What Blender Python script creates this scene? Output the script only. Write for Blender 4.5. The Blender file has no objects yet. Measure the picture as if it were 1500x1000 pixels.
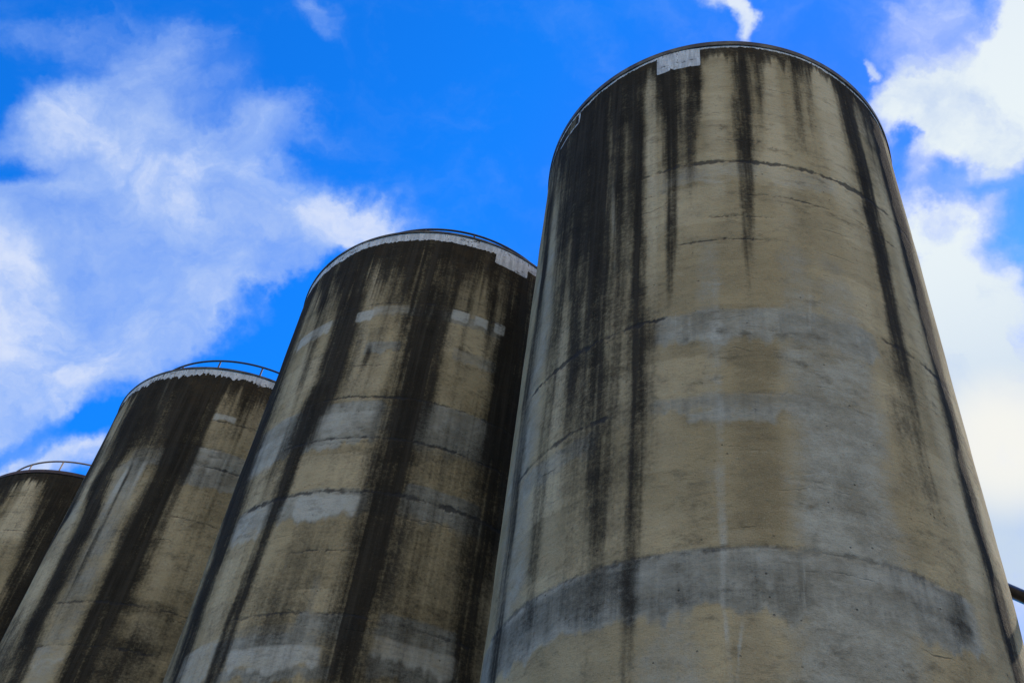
import bpy, bmesh, math, random
import numpy as np
from mathutils import Vector, Matrix
rad = math.radians
SC = bpy.context.scene
COL = SC.collection

# ------------------------------------------------------------------ camera
cam = bpy.data.cameras.new('camera')
cam.sensor_width = 36.0
cam.sensor_fit = 'HORIZONTAL'
cam.lens = 36.0 * 1545.52 / 1500.0
cam.clip_start = 0.1
cam.clip_end = 6000
co = bpy.data.objects.new('camera', cam)
COL.objects.link(co)
PITCH, ROLL = rad(46.18026), rad(8.77156)
fw = Vector((0, math.cos(PITCH), math.sin(PITCH)))
r0 = Vector((1, 0, 0)); u0 = r0.cross(fw)
rt = r0 * math.cos(ROLL) + u0 * math.sin(ROLL)
up = u0 * math.cos(ROLL) - r0 * math.sin(ROLL)
mw = Matrix((rt, up, -fw)).transposed().to_4x4()
mw.translation = Vector((0, 0, 1.6))
co.matrix_world = mw
SC.camera = co

# ------------------------------------------------------------------ sky, sun, exposure
SUN_EL, SUN_AZ = rad(38), rad(49)          # azimuth clockwise from +Y
SC.view_settings.view_transform = 'Standard'
SC.view_settings.look = 'None'
SC.view_settings.exposure = 0.0
SC.view_settings.gamma = 1.0

sun = bpy.data.lights.new('sun', 'SUN')
sun.energy = 4.5
sun.angle = rad(0.6)
sun.color = (1.0, 0.86, 0.66)
so = bpy.data.objects.new('sun', sun)
COL.objects.link(so)
sd = Vector((math.sin(SUN_AZ) * math.cos(SUN_EL), math.cos(SUN_AZ) * math.cos(SUN_EL), math.sin(SUN_EL)))
so.rotation_euler = sd.to_track_quat('Z', 'Y').to_euler()

class NT:
    """small helper round a node tree"""
    def __init__(s, tree):
        s.t = tree; s.n = tree.nodes; s.l = tree.links
    def new(s, typ, **kw):
        n = s.n.new(typ)
        for k, v in kw.items(): setattr(n, k, v)
        return n
    def put(s, sock, v):
        if v is None: return
        if isinstance(v, bpy.types.NodeSocket): s.l.new(v, sock)
        else: sock.default_value = v
    def math(s, op, a, b=None, c=None, clamp=False):
        n = s.new('ShaderNodeMath', operation=op, use_clamp=clamp)
        for i, v in enumerate((a, b, c)): s.put(n.inputs[i], v)
        return n.outputs[0]
    def vmath(s, op, a, b=None):
        n = s.new('ShaderNodeVectorMath', operation=op)
        s.put(n.inputs[0], a); s.put(n.inputs[1], b)
        return n.outputs['Value'] if op in ('LENGTH', 'DOT_PRODUCT', 'DISTANCE') else n.outputs[0]
    def scale(s, a, f):
        n = s.new('ShaderNodeVectorMath', operation='SCALE')
        s.put(n.inputs[0], a); s.put(n.inputs[3], f); return n.outputs[0]
    def remap(s, v, a, b, c=0.0, d=1.0, smooth=True):
        n = s.new('ShaderNodeMapRange', interpolation_type='SMOOTHSTEP' if smooth else 'LINEAR')
        s.put(n.inputs[0], v)
        for i, x in enumerate((a, b, c, d)): s.put(n.inputs[i + 1], x)
        return n.outputs[0]
    def mapping(s, v, loc=(0, 0, 0), rot=(0, 0, 0), sc=(1, 1, 1), typ='POINT'):
        n = s.new('ShaderNodeMapping', vector_type=typ)
        s.put(n.inputs[0], v); n.inputs[1].default_value = loc; n.inputs[2].default_value = rot; n.inputs[3].default_value = sc
        return n.outputs[0]
    def noise(s, v, scale, detail=4.0, rough=0.55, dist=0.0, color=False):
        n = s.new('ShaderNodeTexNoise', noise_dimensions='3D')
        s.put(n.inputs['Vector'], v); n.inputs['Scale'].default_value = scale
        n.inputs['Detail'].default_value = detail; n.inputs['Roughness'].default_value = rough
        n.inputs['Distortion'].default_value = dist
        return n.outputs['Color' if color else 0]
    def mix(s, f, a, b, blend='MIX'):
        n = s.new('ShaderNodeMix', data_type='RGBA', blend_type=blend)
        s.put(n.inputs[0], f)
        for i, v in ((6, a), (7, b)):
            if isinstance(v, tuple) and len(v) == 3: v = v + (1.0,)
            s.put(n.inputs[i], v)
        return n.outputs[2]
    def attr(s, name):
        return s.new('ShaderNodeAttribute', attribute_name=name).outputs['Fac']

CLOUDS = [
  (0.3802, 0.5128, 0.7697, 0.8934, -0.418, -0.1645, 0.0645, 0.0323, 0.4),
  (-0.2122, 0.6394, 0.739, 0.809, -0.3106, 0.499, 0.0562, 0.0312, 0.5),
  (-0.2818, 0.6685, 0.6883, 0.7969, -0.238, 0.5552, 0.0905, 0.0368, 0.35),
  (-0.4276, 0.5872, 0.6873, 0.8918, 0.1458, 0.4282, 0.0372, 0.0348, 0.3),
  (-0.3453, 0.612, 0.7115, 0.9267, 0.0989, 0.3626, 0.0687, 0.0543, 0.2),
  (-0.4112, 0.6339, 0.6551, 0.8993, 0.1611, 0.4066, 0.0809, 0.0706, 0.5),
  (-0.3558, 0.6938, 0.6261, 0.8037, -0.1165, 0.5836, 0.0964, 0.0359, 0.5),
  (-0.4117, 0.6988, 0.585, 0.8533, 0.068, 0.517, 0.0585, 0.0351, 0.6),
  (-0.2668, 0.5891, 0.7628, 0.9523, 0.0363, 0.3031, 0.0721, 0.0368, 0.35),
  (-0.3544, 0.4812, 0.8018, 0.924, 0.045, 0.3797, 0.0895, 0.0228, 0.25),
  (-0.4151, 0.5293, 0.74, 0.7887, -0.1978, 0.582, 0.0612, 0.0276, 0.3),
  (0.3009, 0.4221, 0.8551, 0.5867, -0.7892, 0.1815, 0.0428, 0.0323, 0.35),
  (0.3664, 0.5229, 0.7697, 0.8726, -0.4798, -0.0912, 0.049, 0.0297, 0.35),
  (-0.3151, 0.5597, 0.7665, 0.9376, 0.0551, 0.3434, 0.1049, 0.0659, 0.7),
  (-0.3267, 0.5951, 0.7343, 0.8912, -0.0669, 0.4487, 0.038, 0.0659, 0.35),
  (-0.237, 0.5548, 0.7975, 0.8528, -0.2759, 0.4435, 0.0585, 0.0361, 0.45),
  (-0.1746, 0.6126, 0.7709, 0.9807, 0.1795, 0.0775, 0.0686, 0.0266, 0.6),
  (-0.3916, 0.6062, 0.6922, 0.9081, 0.1297, 0.3982, 0.1101, 0.0651, 0.65),
  (-0.2723, 0.6275, 0.7295, 0.8766, -0.1527, 0.4564, 0.1272, 0.0522, 0.65),
  (-0.3899, 0.6714, 0.6302, 0.8752, 0.0553, 0.4805, 0.1153, 0.0564, 0.7),
  (-0.2986, 0.667, 0.6826, 0.7912, -0.2286, 0.5672, 0.1195, 0.0335, 0.5),
  (-0.3726, 0.5094, 0.7757, 0.7696, -0.299, 0.5642, 0.0808, 0.0387, 0.4),
  (-0.4289, 0.464, 0.7751, 0.8522, -0.0792, 0.5173, 0.0804, 0.0188, 0.28),
  (-0.2122, 0.4697, 0.857, 0.8247, -0.3856, 0.4138, 0.0146, 0.0345, 0.3),
  (-0.383, 0.7385, 0.5549, 0.8535, 0.0511, 0.5186, 0.0808, 0.0165, 0.7),
  (-0.3555, 0.7522, 0.5548, 0.9228, 0.185, 0.3379, 0.0885, 0.0166, 0.5),
  (-0.3044, 0.5081, 0.8057, 0.7495, -0.3956, 0.5308, 0.036, 0.0227, 0.2),
  (-0.4039, 0.7118, 0.5746, 0.8569, 0.0724, 0.5104, 0.0587, 0.0235, 0.35),
  (-0.2183, 0.6996, 0.6804, 0.8325, -0.2318, 0.5032, 0.068, 0.0163, -0.6),
  (-0.389, 0.7336, 0.5573, 0.8755, 0.1038, 0.472, 0.0805, 0.0118, -0.1),
  (-0.4425, 0.5578, 0.7021, 0.8846, 0.1393, 0.445, 0.0367, 0.0228, -0.45),
  (-0.2217, 0.6001, 0.7686, 0.9559, 0.2899, 0.0474, 0.0275, 0.0163, -0.35),
  (-0.2803, 0.5737, 0.7696, 0.8392, -0.2444, 0.4858, 0.0182, 0.0359, -0.12),
  (-0.4445, 0.5116, 0.7353, 0.884, 0.1136, 0.4535, 0.0417, 0.0168, -0.2),
  (-0.2863, 0.724, 0.6276, 0.8114, -0.1667, 0.5602, 0.1005, 0.0172, -0.75),
  (-0.1837, 0.6637, 0.7251, 0.7058, -0.4257, 0.5663, 0.0505, 0.0189, -0.3),
  (0.3413, 0.4279, 0.8369, 0.5956, -0.7876, 0.1583, 0.0945, 0.032, 0.9),
  (0.3639, 0.451, 0.815, 0.9189, -0.315, -0.2377, 0.0748, 0.0344, 1.0),
  (0.3823, 0.4043, 0.8309, 0.9233, -0.148, -0.3544, 0.0316, 0.087, 0.9),
  (0.3375, 0.4964, 0.7998, 0.9287, -0.3124, -0.1998, 0.0222, 0.0212, 0.5),
  (0.3962, 0.472, 0.7875, 0.9052, -0.3422, -0.2519, 0.021, 0.0229, 0.7),
  (0.2941, 0.4603, 0.8376, 0.5913, -0.7766, 0.2175, 0.0221, 0.0179, 0.5),
  (0.3738, 0.5088, 0.7755, 0.9146, -0.3394, -0.2198, 0.0379, 0.0152, -0.3),
  (0.3129, 0.484, 0.8172, 0.9374, -0.2941, -0.1864, 0.0124, 0.0177, -0.7),
  (0.3502, 0.481, 0.8037, 0.8717, 0.1447, -0.4682, 0.0229, 0.0123, 0.35),
  (0.4132, 0.4974, 0.7627, 0.8974, -0.3626, -0.2514, 0.0313, 0.0196, -0.2),
  (0.3854, 0.557, 0.7357, 0.8759, -0.471, -0.1041, 0.0651, 0.0474, 0.6),
  (0.3813, 0.587, 0.7141, 0.8663, -0.4963, -0.0565, 0.0605, 0.0476, 0.9),
  (0.4129, 0.6102, 0.6762, 0.8974, -0.3977, -0.191, 0.0965, 0.0648, 1.0),
  (0.4269, 0.6588, 0.6194, 0.891, -0.4222, -0.1672, 0.1009, 0.0581, 1.0),
  (0.4525, 0.6991, 0.5537, 0.8786, -0.4545, -0.1466, 0.0877, 0.0674, 1.0),
  (0.3781, 0.5976, 0.707, 0.9126, -0.3674, -0.1795, 0.0331, 0.0717, 0.5),
  (0.1529, 0.423, 0.8931, 0.9137, -0.405, 0.0337, 0.0117, 0.0295, 0.98),
  (0.1347, 0.4128, 0.9008, 0.9411, -0.338, 0.0125, 0.02, 0.014, 0.6),
  (0.2753, 0.4454, 0.852, 0.9554, -0.0322, -0.2935, 0.0058, 0.008, 0.6),
  (0.2936, 0.3958, 0.8701, 0.6596, -0.7429, 0.1139, 0.0473, 0.035, 0.25),
  (0.399, 0.344, 0.85, 0.9049, -0.2949, -0.3069, 0.0591, 0.0847, 0.7),
]

def build_world():
    w = bpy.data.worlds.new('World'); SC.world = w; w.use_nodes = True
    w.node_tree.nodes.clear()
    T = NT(w.node_tree)
    out = T.new('ShaderNodeOutputWorld'); bg = T.new('ShaderNodeBackground')
    T.l.new(bg.outputs[0], out.inputs[0])
    bg.inputs[1].default_value = 0.1
    sky = T.new('ShaderNodeTexSky', sky_type='NISHITA')
    sky.sun_disc = False; sky.sun_elevation = SUN_EL; sky.sun_rotation = SUN_AZ
    sky.air_density = 1.0; sky.dust_density = 0.3; sky.ozone_density = 4.0
    hs = T.new('ShaderNodeHueSaturation')
    hs.inputs['Hue'].default_value = 0.5; hs.inputs['Saturation'].default_value = SKY_SAT; hs.inputs['Value'].default_value = SKY_VAL
    T.l.new(sky.outputs[0], hs.inputs['Color'])
    d = T.new('ShaderNodeTexCoord').outputs['Generated']
    sunward = T.remap(T.vmath('DOT_PRODUCT', d, (.42, .62, .66)), .86, .97)
    blue = T.mix(1.0, hs.outputs[0], T.mix(sunward, SKY_TINT, (.45, 1.3, 2.75)), 'MULTIPLY')
    # ragged edges: bend the direction with two sizes of noise before asking where the clouds are
    n1 = T.vmath('SUBTRACT', T.noise(d, 5.0, 2, .5, color=True), (.5, .5, .5))
    n2 = T.vmath('SUBTRACT', T.noise(d, 17.0, 5, .6, color=True), (.5, .5, .5))
    dw = T.vmath('ADD', T.vmath('ADD', d, T.scale(n1, .14)), T.scale(n2, .07))
    D = None; solid = None
    for (cx, cy, cz, ex, ey, ez, sx, sy, st) in CLOUDS:
        c = Vector((cx, cy, cz)).normalized(); e = Vector((ex, ey, ez))
        e = (e - c * e.dot(c)).normalized(); g = c.cross(e)
        eul = Matrix((e, g, c)).transposed().to_euler()
        m = T.mapping(dw, tuple(c), tuple(eul), (sx, sy, 1.0), 'TEXTURE')
        v = T.remap(T.vmath('LENGTH', m), 0.15, 1.45, st, 0.0)
        if st >= .9: solid = v if solid is None else T.math('ADD', solid, v)
        else: D = v if D is None else T.math('ADD', D, v)
    # unseen cloud added behind the camera to light the silo fronts
    sz = T.new('ShaderNodeSeparateXYZ'); T.l.new(d, sz.inputs[0])
    back = T.math('MULTIPLY', T.remap(T.vmath('DOT_PRODUCT', d, tuple(fw)), .55, .05, 0.0, BACK_FILL), T.remap(sz.outputs[2], .1, .5))
    D = T.math('ADD', T.math('ADD', T.math('MINIMUM', D, .74), T.math('MINIMUM', solid, 1.1)), back)
    f1 = T.noise(dw, 4.2, 8, .55)
    f2 = T.noise(T.mapping(dw, rot=(.3, .2, .5), sc=(1.0, 2.2, 1.0)), 12.0, 6, .6)
    f3 = T.noise(T.vmath('ADD', dw, (3.1, 1.7, .4)), 8.5, 5, .6)
    c5 = lambda n, k: T.math('MULTIPLY', T.math('SUBTRACT', n, .5), k)
    fb = T.math('ADD', T.math('ADD', c5(f1, 1.2), c5(f3, 1.3)), c5(f2, .8))
    dens = T.math('ADD', D, T.math('MULTIPLY', fb, T.remap(D, -.2, .3, .3, 1.0)))
    al = T.remap(dens, -.08, 1.02)
    veil = T.math('MULTIPLY', T.remap(D, .12, .75), T.remap(f1, .25, .6, .15, .5))
    al = T.math('ADD', al, T.math('MULTIPLY', veil, T.math('SUBTRACT', 1.0, al)))
    br = T.remap(T.math('ADD', dens, T.math('MULTIPLY', T.math('SUBTRACT', f2, .5), .7)), .25, 1.1)
    right = T.remap(T.vmath('DOT_PRODUCT', d, (.42, .62, .66)), .86, .97)
    thin = T.mix(right, CL_THIN_L, CL_THIN_R)
    full = T.mix(right, CL_FULL_L, T.mix(T.remap(sz.outputs[2], .60, .78), CL_LOW_R, CL_FULL_R))
    glow = T.remap(T.vmath('DOT_PRODUCT', d, tuple(Vector((.43, .642, .636)).normalized())), .9972, 1.0)
    cc = T.mix(br, thin, full)
    # grey-blue undersides
    under = T.remap(T.math('ADD', T.math('MULTIPLY', f1, .55), T.math('MULTIPLY', f3, .45)), .54, .40)
    cc = T.mix(T.math('MULTIPLY', under, .85), cc, T.mix(right, CL_UNDER_L, CL_UNDER_R))
    cc = T.mix(T.math('MULTIPLY', glow, .8), cc, (10.0, 9.7, 8.7))
    cc = T.mix(T.remap(T.vmath('DOT_PRODUCT', d, tuple(fw)), .5, 0.0), cc, BACK_FILL_COL)
    T.l.new(T.mix(al, blue, cc), bg.inputs[0])

SKY_SAT, SKY_VAL, SKY_TINT = 1.2, 1.0, (0.16, 1.72, 3.05)
BACK_FILL = 1.15
CL_THIN_L, CL_FULL_L = (3.0, 5.0, 9.7), (6.6, 7.5, 9.7)
CL_THIN_R, CL_FULL_R = (5.2, 6.2, 9.6), (8.2, 9.0, 9.4)
CL_UNDER_L, CL_UNDER_R = (4.1, 5.7, 9.3), (5.2, 6.5, 8.9)
CL_LOW_R = (5.7, 6.9, 8.5)
BACK_FILL_COL = (14.2, 11.4, 6.9)  # warm colour of the added cloud, bright enough to light the walls
build_world()

# ------------------------------------------------------------------ helpers
def tag(o, label=None, cat=None, group=None, kind=None):
    if label: o['label'] = label
    if cat: o['category'] = cat
    if group: o['group'] = group
    if kind: o['kind'] = kind
    return o

def link(name, me, mat=None, parent=None):
    o = bpy.data.objects.new(name, me); COL.objects.link(o)
    if mat: me.materials.append(mat)
    if parent: o.parent = parent
    return o

def bm_obj(name, bm, mat, parent=None, smooth=True):
    me = bpy.data.meshes.new(name); bm.to_mesh(me); bm.free()
    if smooth: me.polygons.foreach_set('use_smooth', [True] * len(me.polygons))
    return link(name, me, mat, parent)

def tube(bm, pts, r, seg=10, closed=False):
    """a round bar along a polyline"""
    pts = [Vector(p) for p in pts]; n = len(pts); rings = []
    ref = Vector((0, 0, 1)) if abs((pts[1] - pts[0]).normalized().z) < .9 else Vector((1, 0, 0))
    for i, p in enumerate(pts):
        a = pts[(i - 1) % n] if (closed or i > 0) else p
        b = pts[(i + 1) % n] if (closed or i < n - 1) else p
        t = (b - a).normalized()
        x = t.cross(ref).normalized(); y = x.cross(t).normalized()
        rings.append([bm.verts.new(p + (x * math.cos(2 * math.pi * k / seg) + y * math.sin(2 * math.pi * k / seg)) * r) for k in range(seg)])
    m = n if closed else n - 1
    for i in range(m):
        A, B = rings[i], rings[(i + 1) % n]
        for k in range(seg): bm.faces.new((A[k], A[(k + 1) % seg], B[(k + 1) % seg], B[k]))
    if not closed:
        bm.faces.new(rings[0][::-1]); bm.faces.new(rings[-1])

def lathe(bm, prof, seg=256):
    """closed (r, z) profile turned round Z"""
    rings = []
    for k in range(seg):
        a = 2 * math.pi * k / seg
        rings.append([bm.verts.new((r * math.cos(a), r * math.sin(a), z)) for r, z in prof])
    m = len(prof)
    for k in range(seg):
        A, B = rings[k], rings[(k + 1) % seg]
        for j in range(m): bm.faces.new((A[j], B[j], B[(j + 1) % m], A[(j + 1) % m]))

def lattice_noise(x, y, seed):
    xi = np.floor(x).astype(np.int64); yi = np.floor(y).astype(np.int64)
    fx = x - xi; fy = y - yi
    fx = fx * fx * (3 - 2 * fx); fy = fy * fy * (3 - 2 * fy)
    def h(a, b):
        v = (a * 374761393 + b * 668265263 + seed * 1442695041) & 0x7fffffff
        v = ((v ^ (v >> 13)) * 1274126177) & 0x7fffffff
        return ((v ^ (v >> 16)) & 0xffff) / 65535.0
    return (h(xi, yi) * (1 - fx) + h(xi + 1, yi) * fx) * (1 - fy) + (h(xi, yi + 1) * (1 - fx) + h(xi + 1, yi + 1) * fx) * fy

def fbm(x, y, seed, oct=4):
    s = 0; a = 1; t = 0
    for i in range(oct):
        s = s + a * (lattice_noise(x * 2 ** i, y * 2 ** i, seed + i) - .5); t += a; a *= .55
    return s / t * 2

def sstep(a, b, x):
    t = np.clip((x - a) / (b - a), 0, 1); return t * t * (3 - 2 * t)

# ------------------------------------------------------------------ materials
def new_mat(name):
    m = bpy.data.materials.new(name); m.use_nodes = True
    T = NT(m.node_tree); return m, T, T.n['Principled BSDF']

def concrete_material():
    m, T, B = new_mat('weathered_concrete')
    uv = T.new('ShaderNodeUVMap', uv_map='unwrap').outputs[0]
    big = T.noise(uv, .35, 5, .6)
    mid = T.noise(T.mapping(uv, sc=(1.0, 1.35, 1)), 1.1, 7, .62)
    board = T.noise(T.mapping(uv, sc=(1.0, 4.2, 1)), 1.5, 7, .72, .6)
    vert = T.noise(T.mapping(uv, sc=(4.2, .16, 1)), 1.0, 6, .6)
    vert2 = T.noise(T.mapping(uv, loc=(5, 1, 0), sc=(13.0, .3, 1)), 1.0, 5, .65)
    fine = T.noise(uv, 13.0, 5, .7)
    grit = T.noise(uv, 45.0, 3, .7)
    c_ = lambda v, k: T.math('MULTIPLY', T.math('SUBTRACT', v, .5), k)
    add = lambda *a: a[0] if len(a) == 1 else T.math('ADD', a[0], add(*a[1:]))
    stain_shade, grey, pale = T.attr('stain_shade'), T.attr('grey'), T.attr('pale')
    brown, lift = T.attr('brown'), T.attr('lift')
    paint, light, joint = T.attr('paint'), T.attr('light'), T.attr('joint')
    # tan cement face, mottled
    base = T.mix(T.remap(big, .3, .7), C_TAN_A, C_TAN_B)
    base = T.mix(T.math('MULTIPLY', T.remap(add(mid, c_(fine, .3)), .42, .68), .5), base, C_TAN_C)
    base = T.mix(T.math('MULTIPLY', T.remap(add(light, c_(mid, .8), c_(board, .5)), .1, .95), .85), base, C_LIGHT)
    base = T.mix(T.math('MULTIPLY', T.remap(add(brown, c_(mid, .7), c_(board, .5)), .1, 1.0), .65), base, C_BROWN)
    base = T.mix(T.remap(add(lift, c_(mid, .3)), .05, 1.0, 0, .5, False), base, C_LIGHT)
    base = T.mix(T.remap(add(lift, c_(mid, .3)), -.05, -1.0, 0, .6, False), base, C_TAN_C)
    # grey cement wash and lime bloom
    blot0 = T.noise(T.mapping(uv, loc=(8, 2, 0), sc=(1.2, 1.6, 1)), 2.6, 6, .7)
    gf = T.remap(add(grey, c_(mid, .6), c_(board, .35), c_(fine, .35)), .15, .85)
    gcol = T.mix(T.remap(add(mid, c_(fine, .4), c_(blot0, .5)), .28, .72), C_GREY_A, C_GREY_B)
    base = T.mix(T.math('MULTIPLY', gf, .9), base, gcol)
    pf = T.remap(add(pale, c_(mid, .7), c_(board, .5), c_(fine, .35)), .22, .95)
    base = T.mix(pf, base, C_PALE)
    # board marks: faint level lines in the face
    zone = T.remap(T.noise(T.mapping(uv, loc=(2, 4, 0), sc=(.35, .5, 1)), 1.0, 4, .6), .38, .66)
    base = T.mix(T.math('MULTIPLY', T.remap(board, .46, .24), T.math('MULTIPLY', zone, .62)), base, (.05, .043, .033))
    base = T.mix(T.remap(fine, .56, .78, 0, .35), base, (.05, .045, .04))
    base = T.mix(T.remap(grit, .52, .75, 0, .35), base, (.5, .47, .4))
    blot = T.noise(T.mapping(uv, loc=(3, 9, 0), sc=(1.5, 2.4, 1)), 1.4, 7, .7)
    base = T.mix(T.math('MULTIPLY', T.remap(blot, .5, .70, 0, .65), T.remap(zone, 0, 1, .35, 1.0)), base, (.085, .075, .055))
    base = T.mix(T.remap(blot, .46, .28, 0, .35), base, (.43, .38, .27))
    base = T.mix(T.remap(grit, .44, .26, 0, .55), base, (.05, .045, .036))
    # hairline cracks running level round the face
    sx = T.new('ShaderNodeSeparateXYZ'); T.l.new(uv, sx.inputs[0])
    wv = T.math('ADD', T.math('MULTIPLY', sx.outputs[1], 1.35), T.math('MULTIPLY', T.noise(T.mapping(uv, sc=(.5, .25, 1)), 1.0, 5, .6), 1.2))
    fr = T.math('ABSOLUTE', T.math('SUBTRACT', T.math('FRACT', wv), .5))
    crack = T.math('MULTIPLY', T.remap(fr, .0, .035, 1, 0), T.remap(T.noise(T.mapping(uv, loc=(7, 3, 0), sc=(.6, 1.3, 1)), 1.0, 5, .65), .55, .70))
    base = T.mix(T.math('MULTIPLY', T.math('MULTIPLY', crack, zone), .75), base, (.05, .045, .04))
    # black algae running down from the rim, with shade painted in
    df = T.remap(add(T.math('MULTIPLY', stain_shade, T.math('SUBTRACT', 1.0, T.math('MULTIPLY', pf, .45))), c_(vert, .6), c_(vert2, .3), c_(fine, .7), c_(grit, .5), c_(mid, .4), c_(board, .25)), .13, .95)
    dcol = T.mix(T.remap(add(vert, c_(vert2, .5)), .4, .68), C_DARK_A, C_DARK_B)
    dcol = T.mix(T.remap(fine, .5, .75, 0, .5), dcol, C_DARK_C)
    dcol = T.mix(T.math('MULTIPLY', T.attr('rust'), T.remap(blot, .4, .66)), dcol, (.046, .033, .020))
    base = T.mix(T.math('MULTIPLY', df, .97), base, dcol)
    # pour joints
    jf = T.remap(add(joint, c_(fine, .6), c_(mid, .6)), .15, .72)
    base = T.mix(T.math('MULTIPLY', jf, .8), base, (.03, .03, .033))
    # pits
    vo = T.new('ShaderNodeTexVoronoi', feature='F1'); T.l.new(uv, vo.inputs['Vector']); vo.inputs['Scale'].default_value = 5.0
    pit = T.math('MULTIPLY', T.remap(vo.outputs['Distance'], .05, .11, 1, 0), T.remap(T.noise(uv, 1.7, 3, .6), .5, .62))
    base = T.mix(T.math('MULTIPLY', pit, .7), base, (.03, .028, .025))
    # white lime paint round the rim, worn through in drips
    drip = T.noise(T.mapping(uv, sc=(9, 1.2, 1)), 1.0, 5, .65)
    wf = T.remap(T.math('SUBTRACT', paint, T.remap(add(drip, c_(fine, .4)), .5, .74, 0, .8)), .3, .55)
    wf = T.math('MULTIPLY', wf, T.remap(add(blot, c_(fine, .5)), .66, .56, .12, 1.0))
    base = T.mix(wf, base, T.mix(T.remap(drip, .35, .65), (.40, .42, .45), (.64, .66, .69)))
    T.l.new(base, B.inputs['Base Color'])
    B.inputs['Roughness'].default_value = 1.0
    B.inputs['Specular IOR Level'].default_value = .06
    hgt = add(T.math('MULTIPLY', board, .5), T.math('MULTIPLY', blot, .6), T.math('MULTIPLY', fine, .7), T.math('MULTIPLY', grit, .25), T.math('MULTIPLY', joint, -.7), T.math('MULTIPLY', crack, -.8), T.math('MULTIPLY', pit, -.8))
    bp = T.new('ShaderNodeBump'); bp.inputs['Strength'].default_value = .7; bp.inputs['Distance'].default_value = .05
    T.l.new(hgt, bp.inputs['Height']); T.l.new(bp.outputs[0], B.inputs['Normal'])
    return m

C_TAN_A, C_TAN_B, C_TAN_C = (.44, .355, .215), (.325, .258, .148), (.205, .165, .10)
C_LIGHT = (.60, .505, .34)
C_BROWN = (.19, .148, .085)
C_GREY_A, C_GREY_B = (.215, .205, .17), (.41, .40, .345)
C_PALE = (.45, .44, .39)
C_DARK_A, C_DARK_B, C_DARK_C = (.012, .011, .010), (.034, .030, .025), (.055, .045, .032)
CONC = concrete_material()

def metal_material(name, c0, c1, rough=.6, metallic=0.0, scale=6.0):
    m, T, B = new_mat(name)
    ob = T.new('ShaderNodeTexCoord').outputs['Object']
    n = T.noise(ob, scale, 6, .65)
    T.l.new(T.mix(T.remap(n, .4, .66), c0, c1), B.inputs['Base Color'])
    B.inputs['Roughness'].default_value = rough; B.inputs['Metallic'].default_value = metallic
    return m
M_COPE = metal_material('dark_flashing', (.022, .021, .026), (.13, .115, .085), .65, 0, 2.2)
M_COPE_RUST = metal_material('rust_red_flashing', (.035, .022, .03), (.09, .05, .045), .7, 0, 2.5)
M_RAIL = metal_material('dark_rail_paint', (.02, .022, .03), (.05, .045, .045), .5)
M_RAIL_RUST = metal_material('rusty_rail', (.24, .17, .13), (.36, .28, .22), .8)
M_PIPE = metal_material('black_pipe_paint', (.012, .011, .012), (.035, .028, .026), .38, 0, 4.0)
M_ROOF = metal_material('bitumen_roof', (.05, .05, .05), (.1, .1, .095), .9, 0, 1.0)

def ground_material():
    m, T, B = new_mat('gravel_yard')
    ob = T.new('ShaderNodeTexCoord').outputs['Object']
    a = T.mix(T.remap(T.noise(ob, .15, 6, .6), .4, .6), (.06, .056, .05), (.1, .094, .085))
    a = T.mix(T.remap(T.noise(ob, 14, 4, .7), .45, .7), a, (.04, .038, .036))
    T.l.new(a, B.inputs['Base Color']); B.inputs['Roughness'].default_value = .95
    bp = T.new('ShaderNodeBump'); bp.inputs['Distance'].default_value = .03
    T.l.new(T.noise(ob, 14, 5, .7), bp.inputs['Height']); T.l.new(bp.outputs[0], B.inputs['Normal'])
    return m

# ------------------------------------------------------------------ ground
bm = bmesh.new()
rr = [0, 20, 60, 200, 800, 3000]
prev = [bm.verts.new((0, 0, 0))]
for r in rr[1:]:
    ring = [bm.verts.new((r * math.cos(2 * math.pi * k / 48), r * math.sin(2 * math.pi * k / 48), 0)) for k in range(48)]
    for k in range(48):
        if len(prev) == 1: bm.faces.new((prev[0], ring[k], ring[(k + 1) % 48]))
        else: bm.faces.new((prev[k], ring[k], ring[(k + 1) % 48], prev[(k + 1) % 48]))
    prev = ring
tag(bm_obj('ground', bm, ground_material(), smooth=False), kind='structure')

# ------------------------------------------------------------------ silos
R = 4.5
TOP = 25.469
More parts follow.
